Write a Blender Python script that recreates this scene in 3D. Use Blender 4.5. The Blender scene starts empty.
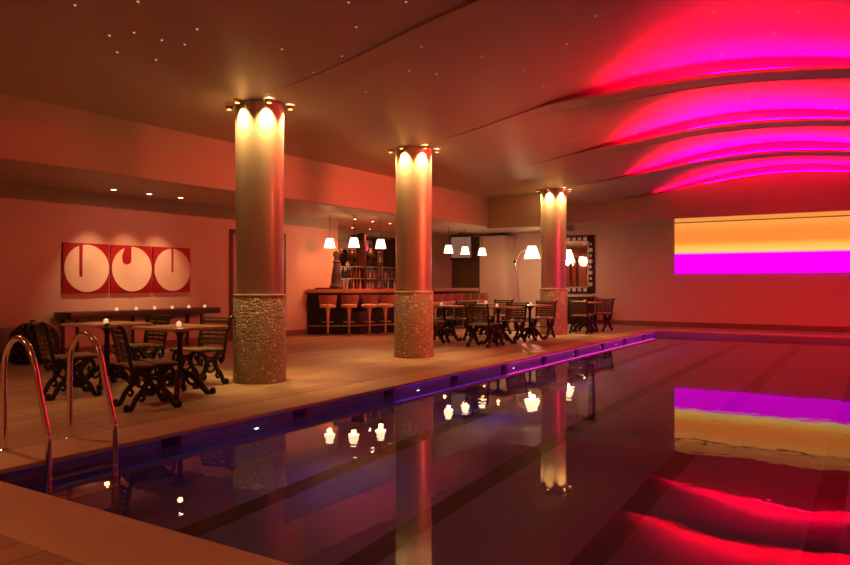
import bpy, bmesh, math, random
from mathutils import Vector, Matrix
random.seed(7)
PI = math.pi
sc = bpy.context.scene
col = sc.collection

# ------------------------------------------------------------------ materials
def new_mat(name):
    m = bpy.data.materials.new(name); m.use_nodes = True
    nt = m.node_tree
    return m, nt, nt.nodes['Principled BSDF'], nt.nodes['Material Output']

def pmat(name, c, rough=.5, metal=0., spec=.5, var=.0, scale=20., bump=0., bscale=60., emit=None, es=0., coat=0., trans=0., ior=1.45):
    m, nt, b, out = new_mat(name)
    b.inputs['Base Color'].default_value = (*c, 1)
    b.inputs['Roughness'].default_value = rough
    b.inputs['Metallic'].default_value = metal
    b.inputs['Specular IOR Level'].default_value = spec
    b.inputs['Coat Weight'].default_value = coat
    b.inputs['Transmission Weight'].default_value = trans
    b.inputs['IOR'].default_value = ior
    tc = nt.nodes.new('ShaderNodeTexCoord')
    if var:
        n = nt.nodes.new('ShaderNodeTexNoise'); n.inputs['Scale'].default_value = scale; n.inputs['Detail'].default_value = 4
        nt.links.new(tc.outputs['Object'], n.inputs['Vector'])
        r = nt.nodes.new('ShaderNodeMix'); r.data_type = 'RGBA'
        r.inputs[6].default_value = (*[x*(1-var) for x in c], 1); r.inputs[7].default_value = (*[min(1, x*(1+var)) for x in c], 1)
        nt.links.new(n.outputs['Fac'], r.inputs[0]); nt.links.new(r.outputs[2], b.inputs['Base Color'])
    if bump:
        n2 = nt.nodes.new('ShaderNodeTexNoise'); n2.inputs['Scale'].default_value = bscale
        nt.links.new(tc.outputs['Object'], n2.inputs['Vector'])
        bp = nt.nodes.new('ShaderNodeBump'); bp.inputs['Strength'].default_value = bump; bp.inputs['Distance'].default_value = .01
        nt.links.new(n2.outputs['Fac'], bp.inputs['Height']); nt.links.new(bp.outputs['Normal'], b.inputs['Normal'])
    if emit:
        b.inputs['Emission Color'].default_value = (*emit, 1); b.inputs['Emission Strength'].default_value = es
    return m

M = {}
M['wall'] = pmat('plaster_wall', (.56, .46, .37), .7, var=.04, scale=3, bump=.05, bscale=40)
M['ceil'] = pmat('satin_ceiling', (.50, .42, .35), .42, spec=.4, var=.02, scale=2)
M['soffgloss'] = pmat('glossy_soffit', (.50, .40, .32), .10, spec=.9, coat=1.)
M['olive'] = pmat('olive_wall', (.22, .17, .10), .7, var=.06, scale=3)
M['skirt'] = pmat('skirting_paint', (.20, .12, .08), .5, var=.1, scale=8)
M['coping'] = pmat('coping_stone', (.56, .40, .26), .42, var=.12, scale=9, bump=.06, bscale=70)
M['iron'] = pmat('cast_iron', (.018, .022, .016), .45, metal=.3, bump=.2, bscale=90)
M['slat'] = pmat('dark_slat_wood', (.10, .075, .035), .45, var=.3, scale=30)
M['seatwood'] = pmat('seat_slat_wood', (.20, .14, .07), .35, var=.3, scale=30)
M['tablewood'] = pmat('table_top_wood', (.42, .27, .13), .3, var=.25, scale=14)
M['steel'] = pmat('polished_steel', (.78, .74, .70), .14, metal=1.)
M['chrome'] = pmat('brushed_steel', (.7, .62, .55), .3, metal=1.)
M['tread'] = pmat('matt_steel_tread', (.62, .55, .48), .4, metal=.25)
M['brass'] = pmat('satin_brass', (.75, .55, .28), .3, metal=1.)
M['black'] = pmat('black_lacquer', (.012, .010, .010), .3, var=.2)
M['blackmatt'] = pmat('black_wicker', (.05, .042, .036), .3, bump=.2)
M['barfront'] = pmat('bar_front_black', (.014, .010, .012), .35, var=.3, scale=6)
M['bartop'] = pmat('bar_top_wood', (.45, .24, .13), .25, var=.2, scale=10)
M['stool_seat'] = pmat('ivory_leather', (.72, .58, .46), .45, var=.05)
M['totem'] = pmat('carved_brown_wood', (.05, .022, .014), .4, var=.3, scale=25, bump=.3)
M['totem_black'] = pmat('carved_black_wood', (.015, .012, .012), .35, bump=.3)
M['shade'] = pmat('lit_lamp_shade', (.9, .8, .65), .7, emit=(1, .72, .42), es=3.2)
M['bulb'] = pmat('lit_bulb', (1, .9, .7), .5, emit=(1, .78, .45), es=30.)
M['lens'] = pmat('lit_lens', (1, .9, .7), .5, emit=(1, .72, .38), es=22.)
M['lens_soft'] = pmat('lit_downlight_lens', (1, .9, .7), .5, emit=(1, .75, .5), es=16.)
M['star'] = pmat('fibre_star_tip', (1, .8, .6), .5, emit=(1, .62, .42), es=.5)
M['studlight'] = pmat('pool_stud_lens', (.9, .9, 1), .3, emit=(.75, .75, 1), es=9.)
M['flame'] = pmat('candle_flame', (1, .8, .5), .5, emit=(1, .55, .30), es=4.)
M['votive'] = pmat('votive_glass', (.9, .75, .6), .2, emit=(1, .6, .35), es=.55, trans=.0)
M['red'] = pmat('art_red_ground', (.30, .003, .008), .5, var=.08, scale=12)
M['cream'] = pmat('art_cream_disc', (.72, .66, .52), .6, var=.05, scale=6)
M['doorpaint'] = pmat('door_paint', (.42, .24, .18), .5, var=.06, scale=5)
M['dooredge'] = pmat('door_frame_dark', (.07, .035, .025), .5)
M['console'] = pmat('console_dark_oak', (.035, .028, .016), .35, var=.3, scale=12)
M['mirror'] = pmat('mirror_glass', (.85, .82, .8), .03, metal=1.)
M['tile_light'] = pmat('mirror_tile_pale', (.6, .55, .5), .25, metal=.4)
M['tvscreen'] = pmat('television_glass', (.10, .09, .08), .15, spec=.8, emit=(.9, .45, .30), es=.16)
M['drain'] = pmat('skimmer_dark', (.01, .012, .05), .4)
M['lane'] = pmat('lane_tile_dark', (.008, .005, .008), .5, var=.2, scale=60)
M['gold'] = pmat('warm_ring', (.8, .6, .35), .25, metal=1.)

def led_mat(name, c, s):
    m = bpy.data.materials.new(name); m.use_nodes = True; nt = m.node_tree; nt.nodes.clear()
    e = nt.nodes.new('ShaderNodeEmission'); e.inputs[0].default_value = (*c, 1); e.inputs[1].default_value = s
    o = nt.nodes.new('ShaderNodeOutputMaterial'); nt.links.new(e.outputs[0], o.inputs[0]); return m
M['led'] = led_mat('pink_led', (1., .0, .034), 640.)
M['led_front'] = led_mat('pink_led_front', (1., .0, .036), 420.)
M['led_far'] = led_mat('pink_led_far', (1., .0, .055), 270.)

def mat_deck():
    m, nt, b, out = new_mat('deck_boards')
    tc = nt.nodes.new('ShaderNodeTexCoord')
    mp = nt.nodes.new('ShaderNodeMapping'); mp.inputs['Rotation'].default_value = (0, 0, PI/2)
    nt.links.new(tc.outputs['Object'], mp.inputs['Vector'])
    br = nt.nodes.new('ShaderNodeTexBrick')
    br.inputs['Color1'].default_value = (.50, .33, .19, 1); br.inputs['Color2'].default_value = (.36, .22, .12, 1)
    br.inputs['Mortar'].default_value = (.20, .11, .06, 1)
    br.inputs['Scale'].default_value = 1.; br.inputs['Mortar Size'].default_value = .006
    br.inputs['Brick Width'].default_value = 2.4; br.inputs['Row Height'].default_value = .20
    br.inputs['Bias'].default_value = -.1
    nt.links.new(mp.outputs[0], br.inputs['Vector'])
    n = nt.nodes.new('ShaderNodeTexNoise'); n.inputs['Scale'].default_value = 3; n.inputs['Detail'].default_value = 5
    mp2 = nt.nodes.new('ShaderNodeMapping'); mp2.inputs['Scale'].default_value = (12, .7, 1)
    nt.links.new(tc.outputs['Object'], mp2.inputs['Vector']); nt.links.new(mp2.outputs[0], n.inputs['Vector'])
    mx = nt.nodes.new('ShaderNodeMix'); mx.data_type = 'RGBA'; mx.blend_type = 'MULTIPLY'; mx.inputs[0].default_value = .45
    nt.links.new(br.outputs['Color'], mx.inputs[6]); nt.links.new(n.outputs['Color'], mx.inputs[7])
    hs = nt.nodes.new('ShaderNodeHueSaturation'); hs.inputs['Value'].default_value = 1.25; hs.inputs['Saturation'].default_value = .9
    nt.links.new(mx.outputs[2], hs.inputs['Color']); nt.links.new(hs.outputs[0], b.inputs['Base Color'])
    b.inputs['Roughness'].default_value = .42
    return m
M['deck'] = mat_deck()

def mat_mosaic(name, c1, c2, mort, s, rough=.25):
    m, nt, b, out = new_mat(name)
    g = nt.nodes.new('ShaderNodeNewGeometry')
    sx = nt.nodes.new('ShaderNodeSeparateXYZ'); nt.links.new(g.outputs['Position'], sx.inputs[0])
    ad = nt.nodes.new('ShaderNodeMath'); ad.operation = 'ADD'
    nt.links.new(sx.outputs[0], ad.inputs[0]); nt.links.new(sx.outputs[1], ad.inputs[1])
    cb = nt.nodes.new('ShaderNodeCombineXYZ'); nt.links.new(ad.outputs[0], cb.inputs[0]); nt.links.new(sx.outputs[2], cb.inputs[1])
    br = nt.nodes.new('ShaderNodeTexBrick'); br.offset = 0
    br.inputs['Color1'].default_value = (*c1, 1); br.inputs['Color2'].default_value = (*c2, 1); br.inputs['Mortar'].default_value = (*mort, 1)
    br.inputs['Scale'].default_value = 1.; br.inputs['Brick Width'].default_value = s; br.inputs['Row Height'].default_value = s
    br.inputs['Mortar Size'].default_value = s*.07
    nt.links.new(cb.outputs[0], br.inputs['Vector']); nt.links.new(br.outputs['Color'], b.inputs['Base Color'])
    b.inputs['Roughness'].default_value = rough
    return m
M['pooltile'] = mat_mosaic('pool_wall_mosaic', (.19, .18, .36), (.25, .23, .42), (.34, .33, .38), .025)
M['poolfloor'] = pmat('pool_floor_mosaic', (.24, .22, .34), .5, var=.08, scale=3)

def mat_pebble():
    m, nt, b, out = new_mat('column_mosaic_base')
    tc = nt.nodes.new('ShaderNodeTexCoord')
    v = nt.nodes.new('ShaderNodeTexVoronoi'); v.inputs['Scale'].default_value = 38
    nt.links.new(tc.outputs['Object'], v.inputs['Vector'])
    sp = nt.nodes.new('ShaderNodeSeparateColor'); nt.links.new(v.outputs['Color'], sp.inputs[0])
    cr = nt.nodes.new('ShaderNodeValToRGB')
    cr.color_ramp.elements[0].color = (.27, .19, .12, 1); cr.color_ramp.elements[1].color = (.46, .36, .25, 1)
    e = cr.color_ramp.elements.new(.93); e.color = (.46, .35, .24, 1)
    cr.color_ramp.elements[2].color = (.85, .72, .55, 1)
    nt.links.new(sp.outputs[0], cr.inputs[0]); nt.links.new(cr.outputs[0], b.inputs['Base Color'])
    bp = nt.nodes.new('ShaderNodeBump'); bp.inputs['Strength'].default_value = .8; bp.inputs['Distance'].default_value = .015; bp.invert = True
    nt.links.new(v.outputs['Distance'], bp.inputs['Height']); nt.links.new(bp.outputs[0], b.inputs['Normal'])
    b.inputs['Roughness'].default_value = .35
    return m
M['pebble'] = mat_pebble()
M['lit_ledge'] = pmat('lit_ledge_pale', (.72, .62, .5), .35, var=.35, scale=60, bump=.5, bscale=120)  # paler colour puts the brightness of the lit ledge into the ring
def mat_shaft():
    m, nt, b, out = new_mat('column_satin_metal')
    b.inputs['Base Color'].default_value = (.50, .41, .30, 1); b.inputs['Metallic'].default_value = .3; b.inputs['Roughness'].default_value = .40; b.inputs['Coat Weight'].default_value = .25; b.inputs['Coat Roughness'].default_value = .15
    tc = nt.nodes.new('ShaderNodeTexCoord'); mp = nt.nodes.new('ShaderNodeMapping'); mp.inputs['Scale'].default_value = (60, 60, 1)
    n = nt.nodes.new('ShaderNodeTexNoise'); n.inputs['Scale'].default_value = 2
    nt.links.new(tc.outputs['Object'], mp.inputs[0]); nt.links.new(mp.outputs[0], n.inputs['Vector'])
    bp = nt.nodes.new('ShaderNodeBump'); bp.inputs['Strength'].default_value = .05; bp.inputs['Distance'].default_value = .01
    nt.links.new(n.outputs['Fac'], bp.inputs['Height']); nt.links.new(bp.outputs[0], b.inputs['Normal'])
    return m
M['shaft'] = mat_shaft()

def mat_water():
    m, nt, b, out = new_mat('pool_water')
    b.inputs['Base Color'].default_value = (.62, .66, .86, 1)
    b.inputs['Transmission Weight'].default_value = 1.; b.inputs['IOR'].default_value = 1.333; b.inputs['Roughness'].default_value = .0
    tc = nt.nodes.new('ShaderNodeTexCoord')
    n = nt.nodes.new('ShaderNodeTexNoise'); n.inputs['Scale'].default_value = 1.6; n.inputs['Detail'].default_value = 2
    nt.links.new(tc.outputs['Object'], n.inputs['Vector'])
    n2 = nt.nodes.new('ShaderNodeTexNoise'); n2.inputs['Scale'].default_value = 9; n2.inputs['Detail'].default_value = 1
    nt.links.new(tc.outputs['Object'], n2.inputs['Vector'])
    mu = nt.nodes.new('ShaderNodeMath'); mu.operation = 'MULTIPLY_ADD'; mu.inputs[1].default_value = .22
    nt.links.new(n2.outputs['Fac'], mu.inputs[0]); nt.links.new(n.outputs['Fac'], mu.inputs[2])
    bp = nt.nodes.new('ShaderNodeBump'); bp.inputs['Strength'].default_value = .10; bp.inputs['Distance'].default_value = .012
    nt.links.new(mu.outputs[0], bp.inputs['Height']); nt.links.new(bp.outputs[0], b.inputs['Normal'])
    return m
M['water'] = mat_water()

def mat_screen():
    m = bpy.data.materials.new('colour_wash_screen'); m.use_nodes = True; nt = m.node_tree; nt.nodes.clear()
    tc = nt.nodes.new('ShaderNodeTexCoord'); sx = nt.nodes.new('ShaderNodeSeparateXYZ'); nt.links.new(tc.outputs['Object'], sx.inputs[0])
    mr = nt.nodes.new('ShaderNodeMapRange'); mr.inputs[1].default_value = -.70; mr.inputs[2].default_value = .70
    nt.links.new(sx.outputs[2], mr.inputs[0])
    cr = nt.nodes.new('ShaderNodeValToRGB'); el = cr.color_ramp.elements
    el[0].position = 0.; el[0].color = (1., .0, .95, 1)
    el[1].position = .38; el[1].color = (1., .0, .90, 1)
    for p, c in ((.42, (1., .62, .16)), (.52, (1., .50, .08)), (.62, (1., .26, .035)), (.8, (1., .25, .04)), (.95, (1., .33, .06))):
        e = el.new(p); e.color = (*c, 1)
    nt.links.new(mr.outputs[0], cr.inputs[0])
    em = nt.nodes.new('ShaderNodeEmission'); em.inputs[1].default_value = .92; nt.links.new(cr.outputs[0], em.inputs[0])
    o = nt.nodes.new('ShaderNodeOutputMaterial'); nt.links.new(em.outputs[0], o.inputs[0]); return m
M['screen'] = mat_screen()
M['slot'] = led_mat('warm_slot_light', (1., .60, .28), .62)
BOT = [pmat('bottle_glass_'+n, c, .12, spec=.7, coat=.5) for n, c in
       (('amber', (.30, .09, .02)), ('green', (.03, .07, .03)), ('clear', (.55, .45, .40)), ('brown', (.08, .03, .02)), ('gold', (.55, .32, .10)), ('dark', (.02, .015, .02)))]

# ------------------------------------------------------------------ mesh helpers
def box(bm, x0, x1, y0, y1, z0, z1, bev=0):
    r = bmesh.ops.create_cube(bm, size=1)
    for v in r['verts']:
        v.co = Vector(((x0+x1)/2 + v.co.x*(x1-x0), (y0+y1)/2 + v.co.y*(y1-y0), (z0+z1)/2 + v.co.z*(z1-z0)))
    if bev:
        es = list({e for v in r['verts'] for e in v.link_edges})
        bmesh.ops.bevel(bm, geom=es, offset=bev, segments=2, affect='EDGES', profile=.6)

def spline(pts, n=8):
    P = [Vector(p) for p in pts]; out = []
    for i in range(len(P)-1):
        a = P[max(i-1, 0)]; b = P[i]; c = P[i+1]; d = P[min(i+2, len(P)-1)]
        for k in range(n):
            t = k/n
            out.append(.5*((2*b) + (c-a)*t + (2*a-5*b+4*c-d)*t*t + (3*b-a-3*c+d)*t**3))
    out.append(P[-1]); return out

def tube(bm, pts, r, seg=10, flat=None):
    """sweep a circle (or an oval: flat=(r_side, r_up)) along a path"""
    P = [Vector(p) for p in pts]; rings = []
    up = None
    for i, p in enumerate(P):
        t = (P[min(i+1, len(P)-1)] - P[max(i-1, 0)]).normalized()
        if up is None:
            up = Vector((1, 0, 0)) if abs(t.x) < .9 else Vector((0, 1, 0))
        s = (up - t*up.dot(t)).normalized(); w = t.cross(s); up = s
        rr = r[i] if isinstance(r, (list, tuple)) else r
        a, b2 = (rr, rr) if flat is None else flat
        rings.append([bm.verts.new(p + s*math.cos(2*PI*k/seg)*a + w*math.sin(2*PI*k/seg)*b2) for k in range(seg)])
    for i in range(len(rings)-1):
        for k in range(seg):
            bm.faces.new((rings[i][k], rings[i][(k+1) % seg], rings[i+1][(k+1) % seg], rings[i+1][k]))
    bm.faces.new(rings[0][::-1]); bm.faces.new(rings[-1])

def lathe(bm, prof, seg=24, c=(0, 0, 0), cap=True):
    rings = []
    for r, z in prof:
        rings.append([bm.verts.new((c[0]+r*math.cos(2*PI*k/seg), c[1]+r*math.sin(2*PI*k/seg), c[2]+z)) for k in range(seg)])
    for i in range(len(rings)-1):
        for k in range(seg):
            bm.faces.new((rings[i][k], rings[i][(k+1) % seg], rings[i+1][(k+1) % seg], rings[i+1][k]))
    if cap:
        bm.faces.new(rings[0][::-1]); bm.faces.new(rings[-1])

def quad(bm, *p):
    bm.faces.new([bm.verts.new(q) for q in p])

def obj(name, bm, mat, parent=None, smooth=True, loc=None):
    me = bpy.data.meshes.new(name)
    bmesh.ops.recalc_face_normals(bm, faces=bm.faces)
    bm.to_mesh(me); bm.free()
    me.materials.append(mat)
    if smooth:
        me.shade_smooth()
        try: me.set_sharp_from_angle(angle=math.radians(38))
        except Exception: pass
    o = bpy.data.objects.new(name, me); col.objects.link(o)
    if parent: o.parent = parent
    if loc: o.location = loc
    return o
B = bmesh.new
def tag(o, label, cat, group=None, kind=None):
    o['label'] = label; o['category'] = cat
    if group: o['group'] = group
    if kind: o['kind'] = kind
    return o
def thing(name, label, cat, loc=(0, 0, 0), rz=0, group=None):
    o = bpy.data.objects.new(name, None); col.objects.link(o); o.empty_display_size = .1
    o.location = loc; o.rotation_euler = (0, 0, rz)
    return tag(o, label, cat, group)
def struct(name, bm, mat, parent=None, smooth=False, label=None, cat=None):
    o = obj(name, bm, mat, parent, smooth)
    if parent is None: o['kind'] = 'structure'
    if label: o['label'] = label
    if cat: o['category'] = cat
    return o
def dup(root, loc, rz=0, label=None):
    r = root.copy(); col.objects.link(r); r.location = loc; r.rotation_euler = (0, 0, rz)
    if label: r['label'] = label
    for ch in list(root.children):
        c = ch.copy(); col.objects.link(c); c.parent = r
        for g in list(ch.children):
            d = g.copy(); col.objects.link(d); d.parent = c
    return r

# ------------------------------------------------------------------ dimensions
CEIL, SOF, FAS = 3.42, 2.76, 2.66
XF, XL, XR = -8.57, -11.4, 3.2
YB, YF = -3.0, 20.4
YBEAM, YBL, XBR, XBR2 = 18.9, 16.45, -6.84, -7.80
PX0, PX1, PY0, PY1 = -4.9, .5, 2.28, 18.6
WZ = -.12
FSOF = 2.86

# ------------------------------------------------------------------ floor, coping, pool
CW = .47
bm = B()
for x0, x1, y0, y1 in ((-15, PX0-CW, YB, 22.5), (PX1+CW, XR, YB, 22.5), (PX0-CW, PX1+CW, YB, PY0-CW), (PX0-CW, PX1+CW, PY1+CW, 22.5)):
    quad(bm, (x0, y0, 0), (x1, y0, 0), (x1, y1, 0), (x0, y1, 0))
struct('floor', bm, M['deck'])
def coping(i, x0, x1, y0, y1):
    bm = B(); box(bm, x0, x1, y0, y1, -.035, .001, .008)
    struct('trim_%d' % i, bm, M['coping'], smooth=True)
coping(1, PX0-CW, PX0+.055, PY0-CW, PY1+CW)
coping(2, PX0+.055, PX1-.015, PY0-CW, PY0+.015)
coping(3, PX0+.055, PX1-.015, PY1-.015, PY1+CW)
coping(4, PX1-.015, PX1+CW, PY0-CW, PY1+CW)
DZ = -1.30
bm = B()
quad(bm, (PX0, PY0, DZ), (PX0, PY1, DZ), (PX0, PY1, -.03), (PX0, PY0, -.03))
quad(bm, (PX1, PY0, DZ), (PX1, PY1, DZ), (PX1, PY1, -.03), (PX1, PY0, -.03))
quad(bm, (PX0, PY0, DZ), (PX1, PY0, DZ), (PX1, PY0, -.03), (PX0, PY0, -.03))
quad(bm, (PX0, PY1, DZ), (PX1, PY1, DZ), (PX1, PY1, -.03), (PX0, PY1, -.03))
basin = struct('pool_basin', bm, M['pooltile'], label='blue mosaic pool basin sunk in the deck', cat='pool')
bm = B(); quad(bm, (PX0, PY0, DZ), (PX1, PY0, DZ), (PX1, PY1, DZ), (PX0, PY1, DZ))
obj('pool_floor', bm, M['poolfloor'], basin, False)
for k in range(4):
    x = -4.05 + 1.24*k
    bm = B(); box(bm, x-.10, x+.10, PY0+.5, PY1-.5, DZ-.02, DZ+.004)
    obj('lane_line', bm, M['lane'], basin, False)
bm = B(); quad(bm, (PX0, PY0, WZ), (PX1, PY0, WZ), (PX1, PY1, WZ), (PX0, PY1, WZ))
w = obj('pool_water', bm, M['water'], None, False)
tag(w, 'still dark water filling the long swimming pool', 'water', kind='stuff')

for k in range(10):
    y = 3.80 + 1.53*k
    bm = B()
    box(bm, -.004, .012, -.09, .09, -.045, .045, .004)
    t = thing('skimmer_grille', 'small dark square outlet in the blue tiled pool wall below the deck edge', 'pool outlet', (PX0, y, -.085), 0, 'outlets along the left pool wall')
    obj('frame', bm, M['drain'], t)
    bm = B()
    for j in range(4): box(bm, .011, .016, -.075, .075, -.034+.018*j, -.026+.018*j)
    obj('slats', bm, M['drain'], t)
for y in (4.75, 7.5, 10.25, 12.9, 14.4, 15.4, 16.6, 17.6):
    bm = B(); lathe(bm, ((.022, 0), (.022, .008), (.014, .012)), 12)
    bmesh.ops.rotate(bm, verts=bm.verts, cent=(0, 0, 0), matrix=Matrix.Rotation(PI/2, 3, 'Y'))
    o = obj('pool_light', bm, M['studlight'], loc=(PX0, y, -.20))
    tag(o, 'tiny white light just under the water on the left pool wall', 'light', 'stud lights along the left pool wall')

def assumed_edge_strip(y0, y1, mat, lab):  # assumed strips hidden by the coping, added to colour the pool wall
    bm = B(); quad(bm, (PX0+.003, y0, -.0356), (PX0+.052, y0, -.0356), (PX0+.052, y1, -.0356), (PX0+.003, y1, -.0356))
    tag(obj('assumed_edge_light', bm, mat, None, False), lab, 'light strip')
assumed_edge_strip(10.0, 18.5, led_mat('violet_edge_glow', (.85, .03, .62), 2.4), 'assumed violet light strip, unseen under the left pool edge, from the middle column to the far end')
assumed_edge_strip(7.0, 9.95, led_mat('purple_edge_glow', (.32, .03, .85), .8), 'assumed purple light strip, unseen under the left pool edge beside the middle column')
assumed_edge_strip(2.5, 6.95, led_mat('blue_edge_glow', (.05, .09, .6), .13), 'assumed dim blue light strip, unseen under the left pool edge near the ladder')
for y in (4.75, 7.5, 10.25, 12.9, 15.4, 17.6):  # added fill points, no fittings seen, tinting the water blue-violet
    l = bpy.data.lights.new('water_fill', 'POINT'); l.energy = 2.2; l.color = (.38, .25, 1); l.shadow_soft_size = 0
    o = bpy.data.objects.new('water_fill', l); col.objects.link(o); o.location = (PX0+1.0, y, -.9)

# ------------------------------------------------------------------ walls
def wall(name, p0, p1, z0, z1, mat=None):
    bm = B(); quad(bm, (*p0, z0), (*p1, z0), (*p1, z1), (*p0, z1)); return struct(name, bm, mat or M['wall'])
YR = 13.8            # left wall stops here, bar recess beyond
D0, D1, DT = 10.32, 11.9, 2.30
bm = B()
quad(bm, (XL, YB, 0), (XL, D0, 0), (XL, D0, SOF), (XL, YB, SOF))
quad(bm, (XL, D0, DT), (XL, D1, DT), (XL, D1, SOF), (XL, D0, SOF))
quad(bm, (XL, D1, 0), (XL, YR, 0), (XL, YR, SOF), (XL, D1, SOF))
quad(bm, (XL, YR, 0), (-12.9, YR, 0), (-12.9, YR, SOF), (XL, YR, SOF))
quad(bm, (-12.9, YR, 0), (-12.9, YF, 0), (-12.9, YF, SOF), (-12.9, YR, SOF))
struct('wall_left', bm, M['wall'])
d = bpy.data.objects.new('door_1', None); col.objects.link(d); d['kind'] = 'structure'; d.location = (XL, (D0+D1)/2, 0)
hw = (D1-D0)/2
bm = B()
for s in (-1, 1): box(bm, -.12, .03, s*hw-.05 if s > 0 else -hw-.03, hw+.03 if s > 0 else -hw+.05, 0, DT+.03)
box(bm, -.12, .03, -hw+.05, hw-.05, DT-.05, DT+.03)
obj('door_frame', bm, M['dooredge'], d)
for s in (-1, 1):
    bm = B(); box(bm, -.09, -.04, min(s*.005, s*(hw-.055)), max(s*.005, s*(hw-.055)), .01, DT-.055, .004)
    dl = obj('door_leaf', bm, M['doorpaint'], d)
    bm = B(); tube(bm, [(-.04, s*.08, 1.0), (.0, s*.08, 1.0), (.0, s*.08, 1.25), (-.04, s*.08, 1.25)], .012)
    obj('door_handle', bm, M['chrome'], dl)
# back wall with the dark niche beside the bar
N0, N1 = -12.0, -10.62
bm = B()
quad(bm, (-12.9, YF, 0), (N0, YF, 0), (N0, YF, 3.2), (-12.9, YF, 3.2))
quad(bm, (N0, YF, 2.7), (N1, YF, 2.7), (N1, YF, 3.2), (N0, YF, 3.2))
quad(bm, (N1, YF, 0), (XR, YF, 0), (XR, YF, 3.2), (N1, YF, 3.2))
struct('wall_back', bm, M['wall'])
bm = B()
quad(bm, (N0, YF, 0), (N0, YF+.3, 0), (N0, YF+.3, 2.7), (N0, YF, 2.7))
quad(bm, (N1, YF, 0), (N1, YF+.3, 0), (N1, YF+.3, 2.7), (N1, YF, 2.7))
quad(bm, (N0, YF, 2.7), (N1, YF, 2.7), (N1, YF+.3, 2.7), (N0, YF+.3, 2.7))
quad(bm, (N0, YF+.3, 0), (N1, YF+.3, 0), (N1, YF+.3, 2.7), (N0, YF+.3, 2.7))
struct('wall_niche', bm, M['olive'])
bm = B(); box(bm, -10.6, -9.72, 19.75, YF, 0, FAS)
struct('wall_pier', bm, M['wall'])
wall('wall_right', (XR, YB), (XR, YF), 0, 4.3)
wall('wall_front', (-15, YB), (XR, YB), 0, 4.3)
# skirting boards
def skirt(side, x0, x1, y0, y1):
    bm = B(); box(bm, x0, x1, y0, y1, 0, .13, .006); struct('baseboard_'+side, bm, M['skirt'])
bm = B()
for y0, y1 in ((YB, D0-.05), (D1+.05, YR)): box(bm, XL, XL+.02, y0, y1, 0, .13, .006)
struct('baseboard_left', bm, M['skirt'])
skirt('back', -9.72, XR, YF-.025, YF)
# fascia of the dropped ceiling along the left, and the beams at the far end
bm = B()
quad(bm, (XF, YB, FAS), (XF, YBL, FAS), (XF, YBL, CEIL+.05), (XF, YB, CEIL+.05))
quad(bm, (XF, YB, FAS), (XF, YBL, FAS), (XF-.12, YBL, FAS), (XF-.12, YB, FAS))
quad(bm, (XF-.12, YB, FAS), (XF-.12, YBL, FAS), (XF-.12, YBL, SOF), (XF-.12, YB, SOF))
struct('trim_5', bm, M['wall'])
bm = B()
quad(bm, (XF, YBL, 2.62), (XBR, YBL, 2.62), (XBR, YBL, CEIL+.05), (XF, YBL, CEIL+.05))
quad(bm, (XBR, YBL, 2.62), (XBR2, YBEAM, 2.62), (XBR2, YBEAM, CEIL+.05), (XBR, YBL, CEIL+.05))
quad(bm, (XF, YBL, 2.62), (XBR, YBL, 2.62), (XBR-.04, YBL+.15, 2.62), (XF, YBL+.15, 2.62))
quad(bm, (XF-.12, YBL+.15, 2.62), (XBR-.04, YBL+.15, 2.62), (XBR-.04, YBL+.15, SOF), (XF-.12, YBL+.15, SOF))
quad(bm, (XBR2, YBEAM, 2.62), (XBR2, YBEAM, FSOF), (XBR, YBL, FSOF), (XBR, YBL, 2.62))
struct('trim_6', bm, M['wall'])
bm = B()
quad(bm, (-13.2, YB, SOF), (XF-.12, YB, SOF), (XF-.12, YBL+.15, SOF), (-13.2, YBL+.15, SOF))
quad(bm, (-13.2, YBL+.15, SOF), (XBR2, YBL+.15, SOF), (XBR2, YF+.3, SOF), (-13.2, YF+.3, SOF))
bm.faces.new([bm.verts.new(p) for p in ((XBR2, YBL+.15, SOF), (XBR-.04, YBL+.15, SOF), (XBR2, YBEAM, SOF))])
quad(bm, (XBR2, YBEAM, SOF), (XBR2, YF, SOF), (XBR2, YF, FSOF), (XBR2, YBEAM, FSOF))
struct('ceiling_soffit', bm, M['ceil'])
bm = B(); quad(bm, (XBR2, YBEAM, FSOF), (XR, YBEAM, FSOF), (XR, YF, FSOF), (XBR2, YF, FSOF))
struct('trim_7', bm, M['soffgloss'])

# ------------------------------------------------------------------ main ceiling: scalloped shells over the pool with hidden light coves
VC, VH = -2.05, 4.45
def sfun(x):
    a = (x-VC)/VH
    return 0. if abs(a) >= 1 else .5*(1+math.cos(PI*a))
Z0 = 3.41
A_FAR, A_NEAR, A_LIP = .63, .385, .44
STEPS = [YB, 2.6, 6.0, 9.5, 12.6, 15.7, YBEAM]
X0 = {3: -3.2, 4: -4.0, 5: -4.7, 6: -5.0}           # where the light of each cove starts; left of it the step closes up
def wcove(k, x):
    if k not in X0: return 0.
    t = max(0, min(1, (x-(X0[k]-1.3))/1.7)); return t*t*(3-2*t)
def near(k, x): w = wcove(k, x); return .59+(A_NEAR-.59)*w     # near-edge offset of each shell
def lip(k, x): w = wcove(k, x); return .629+(A_LIP-.629)*w
def prof(u):          # drop of a shell from its far edge (u = 0) to its near edge (u = 1)
    u *= 1.5625
    if u <= .8: return .8*u*u
    p = min(1, (u-.8)/.7625)
    return .512+.488*(1-(1-p)**2)
def shell_z(x, y):
    for k in range(len(STEPS)-1):
        if y <= STEPS[k+1] or k == len(STEPS)-2:
            u = (STEPS[k+1]-y)/(STEPS[k+1]-STEPS[k])
            return Z0 + sfun(x)*(A_FAR-(A_FAR-near(k, x))*prof(max(0, min(1, u))))
NX = 72
xs = [XF + (XR-XF)*i/NX for i in range(NX+1)]
bm = B()
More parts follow.
